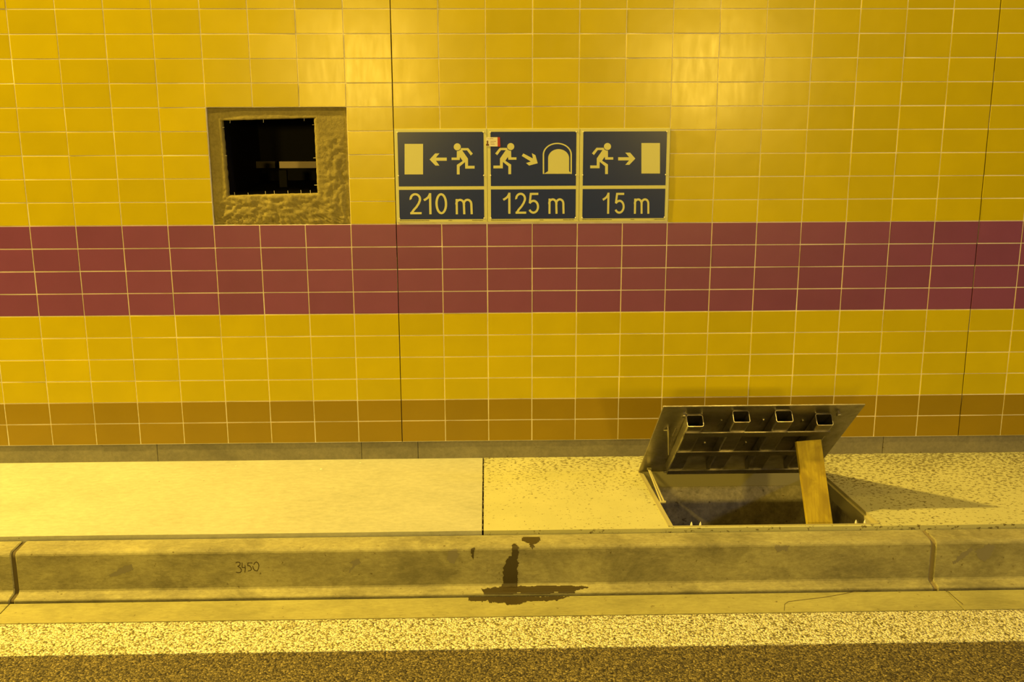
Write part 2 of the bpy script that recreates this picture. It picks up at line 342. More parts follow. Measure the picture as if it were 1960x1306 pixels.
gx = [-5.0, -1.375, 2.122, 6.0]
for a, b in zip(gx, gx[1:]):
    bm_mesh('gutter_slab', bevelled(MB().box(a + 0.002, b - 0.002, -1.155, -1.0055, -0.30, GZ), 0.003, 2), M_GUTTER, gt)
tag(MB().box(-5.0, 6.0, -1.0054, -0.9930, -0.31, -0.235).build('joint_fill', M_GAP, gt), 'dark gap beside the kerb')
fl = tag(MB().box(-20, 20, -11, -1.156, -0.4, -0.197).box(-20, -5.0, -1.156, 0.3, -0.4, -0.197).box(6.0, 20, -1.156, 0.3, -0.4, -0.197).build('floor', M_ASPHALT, None, origin=(0, -5, -0.197)), 'coarse dark asphalt roadway', None, 'structure')
mb = MB(); n = 500; top = []
for i in range(n + 1):
    x = -5.0 + 11.0 * i / n; top.append((x, -1.1585 - 0.003 * abs(noise.noise(Vector((x * 30, 0, 0))))))
bot = [(x, -1.378 + 0.0035 * noise.noise(Vector((x * 22, 5, 0)))) for x, y in top]
mb.prism(bot + top[::-1], -0.1985, -0.1935)
tag(mb.build('edge_line', M_LINE, fl), 'white painted edge line on the asphalt')
# ------------------------------------------------------------------ marks on kerb and gutter
def kerb_hit(u, v, off=0.0006):
    d = ray(u, v); best = None
    prof = [(y, z) for y, z in KP[1:-1]]
    for (y0, z0), (y1, z1) in zip(prof, prof[1:]):
        nn = Vector((z1 - z0, -(y1 - y0))).normalized()
        if nn.x > 0 or nn.y < 0: nn = -nn if (nn.x > 0 and nn.y <= 0) else nn
        nrm = Vector((-abs(nn.x), abs(nn.y)))
        p0 = Vector((y0, z0)) + nrm * off
        den = d.y * nrm.x + d.z * nrm.y
        if abs(den) < 1e-9: continue
        tt = ((p0.x - CAM.y) * nrm.x + (p0.y - CAM.z) * nrm.y) / den
        P = CAM + d * tt; seg = Vector((y1 - y0, z1 - z0)); k = (Vector((P.y, P.z)) - p0).dot(seg) / seg.length_squared
        if -0.02 <= k <= 1.02 and (best is None or tt < best[0]): best = (tt, P)
    return best[1] if best else None
def gutter_hit(u, v, off=0.0006): return on_z(u, v, GZ + off)
def inside(p, poly):
    r = False; j = len(poly) - 1
    for i in range(len(poly)):
        (xi, yi), (xj, yj) = poly[i], poly[j]
        if (yi > p[1]) != (yj > p[1]) and p[0] < (xj - xi) * (p[1] - yi) / (yj - yi) + xi: r = not r
        j = i
    return r
def decal(name, poly, hit, mat, parent, step=1.0):
    us = [p[0] for p in poly]; vs_ = [p[1] for p in poly]; cache = {}; verts = []; faces = []
    def vert(i, j):
        if (i, j) not in cache:
            P = hit(u0 + i * step, v0 + j * step)
            cache[(i, j)] = None if P is None else len(verts)
            if P is not None: verts.append(P)
        return cache[(i, j)]
    u0, v0 = min(us), min(vs_)
    for i in range(int((max(us) - u0) / step) + 1):
        for j in range(int((max(vs_) - v0) / step) + 1):
            uu, vv = u0 + (i + .5) * step, v0 + (j + .5) * step
            jx = 2.6 * noise.noise(Vector((uu * .16, vv * .16, 1))) + 1.4 * noise.noise(Vector((uu * .5, vv * .5, 4))); jy = 2.2 * noise.noise(Vector((uu * .16, vv * .16, 7))) + 1.2 * noise.noise(Vector((uu * .5, vv * .5, 9)))
            if inside((uu + jx, vv + jy), poly):
                q = [vert(i, j), vert(i, j + 1), vert(i + 1, j + 1), vert(i + 1, j)]
                if None not in q: faces.append(q)
    return mesh(name, verts, faces, mat, parent, True)
def Z3(pts): return [(880 + x / 7.538, 1015 + y / 7.538) for x, y in pts]
decal('wet_stain', Z3([(745, 240), (755, 210), (800, 195), (845, 225), (850, 290), (842, 350), (832, 420), (838, 520), (845, 600), (838, 660), (835, 830), (598, 830), (620, 750), (635, 650), (622, 560), (650, 480), (690, 410), (740, 360), (755, 300)]), kerb_hit, M_WET, kb)
decal('wet_stain', Z3([(148, 292), (200, 250), (218, 290), (205, 330), (208, 390), (185, 428), (163, 390), (165, 320)]), kerb_hit, M_WET, kb, 0.8)
decal('wet_stain', Z3([(905, 98), (1145, 98), (1168, 150), (1110, 190), (1060, 215), (1070, 250), (1040, 272), (1008, 240), (1008, 190), (888, 160)]), kerb_hit, M_WET, kb)
decal('wet_stain', Z3([(305, 862), (345, 848), (440, 842), (460, 822), (950, 808), (1250, 800), (1800, 805), (1865, 825), (1655, 885), (1640, 975), (355, 985), (350, 905)]), kerb_hit, M_WET, kb)
decal('wet_stain', Z3([(112, 968), (340, 962), (1580, 955), (1430, 1010), (1250, 1020), (940, 1030), (850, 1080), (700, 1080), (620, 1045), (430, 1050), (400, 1010), (330, 1030), (130, 1020)]), gutter_hit, M_WET, gt)
decal('damp_smudge', [(1823, 1077), (1838, 1062), (1858, 1048), (1862, 1053), (1848, 1066), (1826, 1081)], kerb_hit, M_SMUDGE, kb)
decal('damp_smudge', [(1866, 1056), (1872, 1050), (1878, 1052), (1892, 1040), (1903, 1046), (1898, 1064), (1886, 1075), (1874, 1070)], kerb_hit, M_SMUDGE, kb)
decal('damp_smudge', [(205, 1102), (212, 1100), (232, 1087), (252, 1080), (256, 1090), (238, 1098), (212, 1106)], kerb_hit, M_SMUDGE, kb)
decal('damp_smudge', [(855, 1068), (858, 1056), (872, 1050), (880, 1062), (868, 1080), (860, 1078)], kerb_hit, M_SMUDGE, kb)
decal('damp_smudge', [(668, 1077), (688, 1070), (690, 1078), (678, 1086), (670, 1097), (667, 1096), (676, 1080)], kerb_hit, M_SMUDGE, kb)
decal('damp_smudge', [(1482, 1052), (1486, 1043), (1496, 1046), (1512, 1044), (1506, 1056), (1498, 1052), (1490, 1058)], kerb_hit, M_SMUDGE, kb)
def strokes(name, lines, wpx, mat, parent, hit=kerb_hit):
    mb = MB()
    for ln in lines:
        for (x0, y0), (x1, y1) in zip(ln, ln[1:]):
            dx, dy = x1 - x0, y1 - y0; l = math.hypot(dx, dy) or 1; ex, ey = dx / l * wpx * .4, dy / l * wpx * .4; px, py = -dy / l * wpx / 2, dx / l * wpx / 2
            mb.add([hit(*p, 0.0005) for p in ((x0 - ex + px, y0 - ey + py), (x1 + ex + px, y1 + ey + py), (x1 + ex - px, y1 + ey - py), (x0 - ex - px, y0 - ey - py))], [[0, 1, 2, 3]])
    return mb.build(name, mat, parent)
strokes('crack', [[(1501, 1169), (1502, 1157), (1509, 1152), (1540, 1148), (1575, 1144), (1605, 1139), (1640, 1132), (1676, 1128)]], 1.0, M_JOINT, gt, gutter_hit)
strokes('crack', [[(1806, 1126), (1816, 1134), (1828, 1145), (1843, 1157)]], 1.3, M_JOINT, gt, gutter_hit)
def ZN(pts): return [(440 + x / 27.8, 1060 + y / 27.8) for x, y in pts]
tag(strokes('handwritten_number', [ZN([(320, 500), (390, 455), (480, 455), (550, 515), (530, 620), (425, 680), (550, 755), (610, 850), (610, 940), (550, 1010), (430, 1020), (340, 1000)]),
    ZN([(650, 500), (650, 740), (800, 750)]), ZN([(805, 640), (820, 800), (800, 990)]), ZN([(1180, 500), (960, 500), (955, 650), (1050, 650), (1120, 740), (1145, 850), (1100, 900), (980, 930)]),
    ZN([(1280, 590), (1310, 510), (1410, 445), (1500, 510), (1545, 640), (1520, 800), (1450, 930), (1330, 900), (1250, 810), (1220, 680)])], 1.5, M_PENCIL, kb), 'number 3450 written in thin dark strokes')

# ------------------------------------------------------------------ wall opening with mortar surround
wo = empty('wall_opening', (-0.5, 0.0, rz(0))); tag(wo, 'square dark opening in the tiles with a rough brown mortar rim', 'wall opening')
ox0, ox1, oz0, oz1 = -0.7985, -0.2015, rz(0) + 0.0015, rz(-5) - 0.0015
iq = [(-0.7402, 1.5408), (-0.3422, 1.5505), (-0.3411, 1.2270), (-0.7319, 1.2198)]    # TL TR BR BL
NX, NZ = 120, 100
vs, fs = [], []
def inq(x, z):
    lx = iq[0][0] + (iq[3][0] - iq[0][0]) * (iq[0][1] - z) / (iq[0][1] - iq[3][1]); rx = iq[1][0] + (iq[2][0] - iq[1][0]) * (iq[1][1] - z) / (iq[1][1] - iq[2][1])
    tz = iq[0][1] + (iq[1][1] - iq[0][1]) * (x - iq[0][0]) / (iq[1][0] - iq[0][0]); bz = iq[3][1] + (iq[2][1] - iq[3][1]) * (x - iq[3][0]) / (iq[2][0] - iq[3][0])
    return lx, rx, bz, tz
def relief(x, z):
    k = max(min(1, (1.30 - z) / 0.12), min(1, (x + 0.36) / 0.1) * min(1, max(0, (1.52 - z) / 0.1)), 0.12)
    h = 0.006 * noise.noise(Vector((x * 16, z * 26, 2))) + 0.0060 * noise.noise(Vector((x * 45, z * 60, 5))) + 0.0036 * noise.noise(Vector((x * 110, z * 120, 9)))
    if z < 1.145: h += 0.0035 * math.sin(x * 420 + z * 150) * min(1, (1.145 - z) / 0.02)
    edge = min(x - ox0, ox1 - x, z - oz0, oz1 - z); lean = 0.007 * max(0, min(1, (-0.66 - x) / 0.12)) + 0.005 * max(0, min(1, (z - 1.545) / 0.04))
    return 0.007 + lean + h * k * (1.0) + 0.003 * max(0, 1 - edge / 0.012)
# a ring grid: outer rectangle to inner quad
K, NS = 26, 4 * 60
def outer(t):
    s, f = int(t * 4) % 4, (t * 4) % 1
    return [(ox0 + (ox1 - ox0) * f, oz1), (ox1, oz1 + (oz0 - oz1) * f), (ox1 + (ox0 - ox1) * f, oz0), (ox0, oz0 + (oz1 - oz0) * f)][s]
def inner(t):
    s, f = int(t * 4) % 4, (t * 4) % 1; a, b = iq[s], iq[(s + 1) % 4]
    j = 0.0016 * noise.noise(Vector((t * 60, 0, 3)))
    return (a[0] + (b[0] - a[0]) * f + j, a[1] + (b[1] - a[1]) * f + j)
for k in range(K + 1):
    for i in range(NS):
        a, b = outer(i / NS), inner(i / NS); q = k / K; x, z = a[0] + (b[0] - a[0]) * q, a[1] + (b[1] - a[1]) * q
        vs.append((x, relief(x, z) + (0.004 * max(0, (q - 0.93) / 0.07)), z))
for i in range(NS): b = inner(i / NS); vs.append((b[0], 0.05, b[1]))
for i in range(NS): b = outer(i / NS); vs.append((b[0], 0.05, b[1]))
for k in range(K + 1):
    for i in range(NS): fs.append([k * NS + i, (k + 1) * NS + i, (k + 1) * NS + (i + 1) % NS, k * NS + (i + 1) % NS])
b0 = (K + 2) * NS
for i in range(NS): fs.append([i, (i + 1) % NS, b0 + (i + 1) % NS, b0 + i])
mesh('mortar_surround', vs, fs, M_MORTAR, wo, True)
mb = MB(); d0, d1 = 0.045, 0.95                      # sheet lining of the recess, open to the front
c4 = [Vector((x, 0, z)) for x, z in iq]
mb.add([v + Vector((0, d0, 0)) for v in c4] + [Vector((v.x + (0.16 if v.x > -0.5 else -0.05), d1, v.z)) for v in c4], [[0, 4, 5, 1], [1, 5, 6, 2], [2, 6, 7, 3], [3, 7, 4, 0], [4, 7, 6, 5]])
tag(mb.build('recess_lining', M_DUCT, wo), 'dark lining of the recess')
ra, rb = on_y(535, 322, 0.40), on_y(625, 309, 0.40)
tag(MB().box(ra.x, rb.x, 0.40, 0.44, ra.z, rb.z).build('rail', M_RAIL, wo), 'pale horizontal rail deep in the opening')
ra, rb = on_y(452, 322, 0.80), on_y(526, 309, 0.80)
tag(MB().box(ra.x, rb.x, 0.80, 0.84, ra.z, rb.z).build('rail', M_RAILSH, wo), 'faint rail further back, shade put into its colour')
ra, rb = on_y(536, 372, 0.46), on_y(548, 326, 0.46)
tag(MB().box(ra.x, rb.x, 0.46, 0.49, ra.z, rb.z).build('post', M_DUCT, wo), 'dark upright post')
for u, v in ((440, 232), (504, 231), (582, 228), (426, 244), (431, 298), (601, 239), (603, 302.5), (605, 354.5), (449, 372), (475, 373), (508, 370), (525, 369), (551, 369), (576, 368), (594, 368)):
    p = on_y(u, v, 0.02); side = v in (244, 298, 239, 302.5, 354.5)
    e = Vector((0.0075 if u < 500 else -0.0075, 0, 0)) if side else Vector((0, 0, -0.008 if v < 300 else 0.008))
    MB().tube(p - e * 0.7 + Vector((0, .004, 0)), p + e, 0.0011, 6).build('wire_pin', M_WHITE, wo)

# ------------------------------------------------------------------ escape signs
def arc(cx, cy, rx, ry, a0, a1, n=14): return [(cx + rx * math.cos(math.radians(a0 + (a1 - a0) * i / n)), cy + ry * math.sin(math.radians(a0 + (a1 - a0) * i / n))) for i in range(n + 1)]
# centre lines of the condensed figures, y up, cap height 1
GLYPH = {
 '1': (0.33, [([(0.275, 0), (0.275, 1.0)], False), ([(0.275, 0.95), (0.20, 0.81), (0.11, 0.73), (0.0, 0.665)], False)]),
 '2': (0.53, [([(0.055, 0.70)] + arc(0.258, 0.715, 0.212, 0.235, 180, -18) + [(0.40, 0.50), (0.30, 0.345), (0.17, 0.20), (0.075, 0.055)], False), ([(0.012, 0.052), (0.53, 0.052)], False)]),
 '0': (0.53, [(arc(0.265, 0.5, 0.212, 0.447, 0, 360, 36)[:-1], True)]),
 '5': (0.53, [([(0.49, 0.945), (0.125, 0.945), (0.075, 0.50)], False), ([(0.068, 0.50)] + arc(0.255, 0.335, 0.222, 0.282, 128, -150, 20), False)]),
 'm': (0.81, [([(0.06, 0), (0.06, 0.725)], False), ([(0.06, 0.44)] + arc(0.215, 0.48, 0.175, 0.205, 170, 0, 10) + [(0.405, 0.0)], False), ([(0.405, 0.44)] + arc(0.56, 0.48, 0.175, 0.205, 170, 0, 10) + [(0.75, 0.0)], False)])}
def ribbon(path, wd, closed):
    n = len(path); L_, R_ = [], []
    for i in range(n):
        p = Vector(path[i]); a = Vector(path[i - 1]) if (i > 0 or closed) else None; b = Vector(path[(i + 1) % n]) if (i < n - 1 or closed) else None
        t0 = (p - a).normalized() if a is not None else (b - p).normalized(); t1 = (b - p).normalized() if b is not None else t0
        n0, n1 = Vector((-t0.y, t0.x)), Vector((-t1.y, t1.x)); m = (n0 + n1).normalized(); k = min(1.8, 1 / max(0.3, m.dot(n0)))
        L_.append(p + m * wd / 2 * k); R_.append(p - m * wd / 2 * k)
    return [[L_[i], R_[i], R_[(i + 1) % n], L_[(i + 1) % n]] for i in range(n if closed else n - 1)]
def char_mesh(ch, x0, x1, z0, z1, y, mat, parent):
    wd, paths = GLYPH[ch]; mb = MB(); sx, sz = (x1 - x0) / wd, (z1 - z0)
    for path, closed in paths:
        k = paths.index((path, closed)) * 0.00012
        for q in ribbon(path, 0.102, closed): mb.add([(x0 + p.x * sx, y - k, z0 + p.y * sz) for p in q], [[0, 1, 2, 3]])
    bm = bmesh.new(); vs = [bm.verts.new(v) for v in mb.v]
    for f in mb.f: bm.faces.new([vs[i] for i in f])
    bmesh.ops.remove_doubles(bm, verts=bm.verts, dist=1e-5)
    for f in bm.faces:
        if f.normal.y > 0: f.normal_flip()
    return bm_mesh('letter' if ch == 'm' else 'digit', bm, mat, parent)
SY = -0.0042
def flat(name, polys, y, mat, parent, thick=0.0004):
    """polygons in world (x, z), as thin printed film standing at depth y"""
    mb = MB()
    for pts in polys:
        n = len(pts); area = sum(pts[i][0] * pts[(i + 1) % n][1] - pts[(i + 1) % n][0] * pts[i][1] for i in range(n))
        if area < 0: pts = pts[::-1]
        mb.add([(x, y, z) for x, z in pts] + [(x, y + thick, z) for x, z in pts], [list(range(n))] + [[i, n + i, n + (i + 1) % n, (i + 1) % n] for i in range(n)])
    return mb.build(name, mat, parent)
def rrect(x0, x1, z0, z1, r, k=5, corners=(1, 1, 1, 1)):
    pts = []
    for (cx, cz, a0, on) in ((x1 - r, z1 - r, 0, corners[0]), (x0 + r, z1 - r, 90, corners[1]), (x0 + r, z0 + r, 180, corners[2]), (x1 - r, z0 + r, 270, corners[3])):
        if on: pts += [(cx + r * math.cos(math.radians(a0 + 90 * i / k)), cz + r * math.sin(math.radians(a0 + 90 * i / k))) for i in range(k + 1)]
        else: pts.append({0: (x1, z1), 90: (x0, z1), 180: (x0, z0), 270: (x1, z0)}[a0])
    return pts
def px2(pts, ou, s=10.316): return [(p.x, p.z) for p in (on_y(ou + x / s, 240 + y / s, SY - 0.001) for x, y in pts)]
MAN = [(465, 445), (325, 445), (235, 555), (275, 590), (350, 490), (445, 490), (330, 655), (330, 795), (200, 795), (200, 850), (385, 850), (388, 722), (495, 810), (495, 965), (550, 965), (550, 775), (435, 700), (488, 622), (495, 680), (655, 680), (655, 632), (552, 632), (550, 505), (515, 500), (480, 478)]
HEAD = [(542 + 70 * math.cos(a * math.pi / 16), 420 + 70 * math.sin(a * math.pi / 16)) for a in range(32)]
def sign(x0, x1, label, manf, ou, arrow, extra, txt, tb):
    z0, z1 = 1.1005, 1.5035
    s = empty('escape_sign', ((x0 + x1) / 2, 0, z0)); tag(s, label, 'sign', None, 'escape distance signs on the tiled wall')
    bm_mesh('board', bevelled(MB().box(x0, x1, SY, GY, z0, z1), 0.0008, 1), M_SIGNW, s)
    flat('upper_field', [rrect(x0 + 0.0135, x1 - 0.0145, z1 - 0.246, z1 - 0.0135, 0.006, 4, (1, 1, 0, 0))], SY - 0.0004, M_SIGND, s)
    flat('lower_field', [rrect(x0 + 0.0135, x1 - 0.0145, z1 - 0.390, z1 - 0.261, 0.006, 4, (0, 0, 1, 1))], SY - 0.0004, M_SIGND, s)
    f = lambda pts: px2([manf(p) for p in pts], ou)
    flat('running_figure', [f(MAN), f(HEAD)], SY - 0.0008, M_SIGNW, s)
    flat('arrow', [px2(arrow, ou)], SY - 0.0008, M_SIGNW, s)
    for nm, polys in extra: flat(nm, [px2(p, ou) for p in polys], SY - 0.0008, M_SIGNW, s)
    for ch, (u0, u1) in zip(txt.replace(' ', ''), tb[2]):
        a, b = on_y(u0, tb[1], SY - 0.001), on_y(u1, tb[0], SY - 0.001)
        char_mesh(ch, a.x, b.x, a.z, b.z, SY - 0.0008, M_SIGNW, s)['label'] = 'figure ' + ch + ' of the distance ' + txt if ch != 'm' else 'letter m for metres'
    # fine print along the lower rim: too small to read
    mb = MB()
    for fa, fb in ((0.035, 0.36), (0.57, 0.61), (0.83, 0.95)):
        x = x0 + fa * 0.4
        while x < x0 + fb * 0.4:
            l = random.uniform(0.002, 0.008); mb.box(x, min(x + l, x0 + fb * .4), SY - 0.0004, SY, z0 + 0.0065, z0 + 0.0088); x += l + 0.0012
    tag(mb.build('fine_print', M_PRINT, s), 'tiny line of print on the lower rim', None, 'stuff')
    for sx in (x0 + 0.013, x1 - 0.0145):
        for sz in (z1 - 0.0145, z1 - 0.2, z0 + 0.0165):
            mb = MB(); k = 8; rr = 0.0032
            mb.add([(sx + rr * math.cos(i * 2 * math.pi / k), SY - 0.0004, sz + rr * math.sin(i * 2 * math.pi / k)) for i in range(k)] + [(sx + rr * .6 * math.cos(i * 2 * math.pi / k), SY - 0.0026, sz + rr * .6 * math.sin(i * 2 * math.pi / k)) for i in range(k)], [[i, k + i, k + (i + 1) % k, (i + 1) % k][::-1] for i in range(k)] + [list(range(k, 2 * k))])
            mb.build('screw', M_SCREW, s)
    return s
DOOR = [(0, 0), (366, 0), (366, 603), (0, 603)]
sign(0.0025, 0.4025, 'escape sign with figure running to a door on its own left, 210 m', lambda p: (1834 - p[0], p[1] + 5), 750, [(745, 675), (855, 555), (940, 555), (870, 638), (1085, 638), (1085, 700), (870, 700), (940, 795), (860, 795)], [('door_symbol', [[(252, 367), (616, 367), (616, 970), (252, 970)]])], '210 m', (369.8, 410.4, ((784.7, 806.2), (812, 825.5), (833.7, 855.6), (872, 905))))
el = lambda cx, cy, rx, ry, a0, a1, n=24: [(cx + rx * math.cos(math.radians(a0 + (a1 - a0) * i / n)), cy - ry * math.sin(math.radians(a0 + (a1 - a0) * i / n))) for i in range(n + 1)]
arch = [(1750, 960)] + el(1462, 580, 288, 235, 0, 180) + [(1175, 960), (1203, 960)] + el(1462, 580, 260, 210, 180, 0) + [(1722, 960)]
fill = [(1200, 958), (1280, 905)] + el(1488, 650, 207, 180, 180, 0) + [(1695, 905), (1725, 940), (1725, 958)]
sign(0.4045, 0.8055, 'middle escape sign with running figure and tunnel arch symbol, 125 m', lambda p: p, 925, [(790, 555), (760, 605), (940, 715), (845, 745), (905, 795), (1075, 750), (1030, 590), (960, 550), (980, 655)], [('tunnel_symbol', [arch, fill])], '125 m', (369.0, 409.4, ((963.4, 977.2), (986.3, 1007.2), (1011, 1032), (1049.4, 1081.4))))
sign(0.8075, 1.2000, 'escape sign with figure running to a door on its own right, 15 m', lambda p: (p[0] + 106, p[1] - 2), 1100, [(1198, 658), (1095, 540), (1000, 540), (1075, 630), (858, 630), (858, 693), (1075, 693), (1000, 780), (1080, 780)], [('door_symbol', [[(1318, 350), (1684, 350), (1684, 952), (1318, 952)]])], '15 m', (369.0, 409.4, ((1153.4, 1166.8), (1175.7, 1196.3), (1212.9, 1244.3))))
# small card stuck on the middle sign
def cpx(pts): return [(p.x, p.z) for p in (on_y(925 + x / 43.5, 255 + y / 43.5, SY - 0.002) for x, y in pts)]
cc = cpx([(800, 730)])[0]
cd = empty('identity_card', (cc[0], SY, cc[1])); tag(cd, 'small white card with a red edge stuck on the middle sign', 'card')
flat('card_sheet', [cpx([(240, 350), (1190, 335), (1195, 1110), (235, 1100)])], SY - 0.0024, M_CARDW, cd, 0.0016)
flat('red_edge', [cpx([(1180, 330), (1390, 335), (1425, 1130), (1195, 1110)])], SY - 0.0024, M_CARDR, cd, 0.0016)
flat('photo_patch', [cpx([(235, 900), (300, 850), (270, 700), (320, 610), (400, 620), (420, 760), (390, 860), (480, 930), (480, 1050), (235, 1050)])], SY - 0.0027, M_CARDD, cd)
PRL = flat('printed_lines', [cpx([(x0, y - 18), (x1, y - 18), (x1, y + 18), (x0, y + 18)]) for x0, x1, y in ((520, 830, 455), (600, 1060, 675), (590, 910, 805), (600, 950, 930), (360, 440, 460))], SY - 0.0027, M_CARDT, cd); PRL['kind'] = 'stuff'

# ------------------------------------------------------------------ pit under the hatch
pit = tag(MB().build('access_pit', M_PITWALL, None, origin=(1.5, -0.52, -0.75)) if False else empty('access_pit', (1.5, -0.52, -0.75)), 'dark concrete service pit below the open hatch', None, 'structure')
BL, BR, FR, FL = [Vector((x, y, 0)) for x, y in QX]
def wallquad(name, a, b, z0, z1, th, mat):
    t_ = (b - a).normalized(); sh = Vector((-t_.y, t_.x, 0)) * 0.002; a = a + sh; b = b + sh; nn = Vector((-t_.y, t_.x, 0)) * th
    mb = MB().prism([(a.x, a.y), (b.x, b.y), (b.x + nn.x, b.y + nn.y), (a.x + nn.x, a.y + nn.y)], z0, z1)
    return mb.build(name, mat, pit)
wallquad('pit_wall', BR, BL, -0.75, -0.068, -0.08, M_PITWALL)
wallquad('pit_wall', FR, BR, -0.75, -0.068, -0.08, M_PITWALL)
wallquad('pit_wall', BL, FL, -0.75, -0.068, -0.08, M_PITWALL)
wallquad('pit_wall', FL, FR, -0.75, -0.068, -0.012, M_PITWALL)
MB().prism([(1.0, -0.9), (2.0, -0.9), (2.0, -0.14), (1.0, -0.14)], -0.80, -0.75).build('pit_base', M_DIRT, pit)
# heap of dark earth against the back of the pit
N = 36; vs = []; fs = []
for i in range(N + 1):
    for j in range(N + 1):
        x = 1.07 + 0.85 * i / N; y = -0.815 + 0.595 * j / N
        hgt = -0.62 + 0.34 * max(0, 1 - ((x - 1.55) / 0.42) ** 2) * (0.55 + 0.45 * j / N) + 0.04 * noise.noise(Vector((x * 9, y * 9, 0))) + 0.015 * noise.noise(Vector((x * 40, y * 40, 3)))
        vs.append((x, y, hgt))
for i in range(N):
    for j in range(N): a = i * (N + 1) + j; fs.append([a, a + N + 1, a + N + 2, a + 1])
tag(mesh('dirt', vs, fs, M_DIRT, None, True, None, (1.5, -0.52, -0.70)), 'heap of dark earth at the bottom of the service pit', 'dirt', 'stuff')

# ------------------------------------------------------------------ hatch
ht = empty('access_hatch', (1.5, -0.52, 0)); tag(ht, 'steel floor hatch propped open with square stiffener tubes underneath', 'hatch')
Hh = Vector((0, -0.222, 0.008)); dl = Vector((0, -0.7342, 0.6789)); nl = Vector((0, -0.6789, -0.7342)); LL = 0.651
def lp(x, s, n): return Vector((x + 0.016 * s / LL, 0, 0)) + Hh + dl * s + nl * n       # point on the lid: along, up the slope, out of the underside
def lbox(mb, x0, x1, s0, s1, n0, n1): return mb.add([lp(x, s, n) for x in (x0, x1) for s in (s0, s1) for n in (n0, n1)], [[0, 1, 3, 2], [4, 6, 7, 5], [0, 4, 5, 1], [2, 3, 7, 6], [0, 2, 6, 4], [1, 5, 7, 3]])
def fixn(o):
    bm = bmesh.new(); bm.from_mesh(o.data); bmesh.ops.recalc_face_normals(bm, faces=bm.faces); bm.to_mesh(o.data); bm.free(); return o
lid = fixn(bm_mesh('lid', bevelled(lbox(MB(), 1.066, 1.862, -0.006, LL, -0.006, 0.0), 0.001, 1), M_STEEL, ht)); lid['label'] = 'propped steel lid plate seen from below'
TUBES = ((1.169, 1.236, 0.577), (1.345, 1.412, 0.612), (1.514, 1.582, 0.612), (1.685, 1.752, 0.577)); TN = 0.052
for x0, x1, s1 in TUBES:
    th = 0.003; mb = MB(); s0 = 0.104; k = 3; rr = 0.008
    def ring(x0, x1, n0, n1, r):
        pts = []
        for cx, cn, a0 in ((x1 - r, n1 - r, 0), (x0 + r, n1 - r, 90), (x0 + r, n0 + r, 180), (x1 - r, n0 + r, 270)):
            pts += [(cx + r * math.cos(math.radians(a0 + 90 * i / k)), cn + r * math.sin(math.radians(a0 + 90 * i / k))) for i in range(k + 1)]
        return pts
    ro, ri = ring(x0, x1, 0.0005, TN, rr), ring(x0 + th, x1 - th, 0.0005 + th, TN - th, rr - th); n = len(ro)
    V = [lp(x, s0, q) for x, q in ro] + [lp(x, s1, q) for x, q in ro] + [lp(x, s0, q) for x, q in ri] + [lp(x, s1, q) for x, q in ri]
    F = []
    for i in range(n):
        j = (i + 1) % n
        F += [[i, j, n + j, n + i], [2 * n + j, 2 * n + i, 3 * n + i, 3 * n + j], [n + i, n + j, 3 * n + j, 3 * n + i], [j, i, 2 * n + i, 2 * n + j]]
    fixn(mb.add(V, F).build('stiffener_tube', M_STEEL, lid))
for s in (0.527, 0.336, 0.141):
    mb = MB(); lbox(mb, 1.169, 1.752, s - 0.034, s, TN, TN + 0.005); lbox(mb, 1.169, 1.752, s - 0.039, s - 0.034, TN - 0.012, TN + 0.005)
    fixn(mb.build('cross_bar', M_STEEL, lid))
for x, s in ((1.155, 0.602), (1.771, 0.597)):
    mb = MB(); mb.tube(lp(x, s, 0), lp(x, s, 0.022), 0.004, 8); mb.tube(lp(x, s, 0.010), lp(x, s, 0.022), 0.0105, 6)
    fixn(mb.build('lock_bolt', M_STEEL, lid))
for x, s0, s1 in ((1.156, 0.28, 0.34), (1.150, 0.38, 0.45), (1.318, 0.47, 0.53), (1.488, 0.47, 0.53), (1.296, 0.28, 0.31), (1.47, 0.28, 0.31), (1.65, 0.5, 0.52)):
    fixn(lbox(MB(), x, x + 0.006, s0, s1, 0, 0.004).build('weld_seam', M_STEEL, lid))
fixn(MB().tube(lp(1.118, 0.46, 0.0), lp(1.118, 0.46, 0.012), 0.003, 8).tube(lp(1.118, 0.46, 0.012), lp(1.145, 0.30, 0.05), 0.0035, 8).tube(lp(1.118, 0.46, 0.011), lp(1.105, 0.44, 0.002), 0.003, 8).build('lid_catch', M_STEEL, lid))
# frame: rims and inner ledges
mb = MB()
def bar(mb, a, b, w0, w1, z0, z1):
    t_ = (b - a).normalized(); nn = Vector((-t_.y, t_.x, 0)); return mb.prism([(a + nn * w0).to_2d()[:], (b + nn * w0).to_2d()[:], (b + nn * w1).to_2d()[:], (a + nn * w1).to_2d()[:]], z0, z1)
for a, b in ((BL, FL), (FL, FR), (FR, BR), (BR, BL)):
    mb = MB(); bar(mb, a, b, 0.0003, 0.005, -0.066, 0.003)
    if (a, b) != (BR, BL): bar(mb, a, b, 0.005, 0.020 if (a, b) == (BL, FL) else 0.017, -0.066, 0.0015 if (a, b) == (BL, FL) else (-0.010 if (a, b) != (FL, FR) else -0.004))
    fixn(mb.build('frame_rail', M_ZINC, ht))
for x in (1.18, 1.72):
    fixn(MB().tube((x, -0.221, 0.006), (x + 0.09, -0.221, 0.006), 0.006, 10).build('hinge', M_STEELDK, ht))
st = MB(); a = lp(1.104, 0.05, 0.008); b = Vector((1.103, -0.575, 0.0))
for off in (-0.006, 0.006): st.tube(a + Vector((off * .3, 0, 0)), b + Vector((off + 0.012, 0.0, 0.004)), 0.0042, 8)
st.tube(a - Vector((0.008, 0, 0)), a + Vector((0.010, 0, 0)), 0.006, 8); st.tube(b + Vector((0.0, 0, 0.004)), b + Vector((0.024, 0, 0.004)), 0.006, 8)
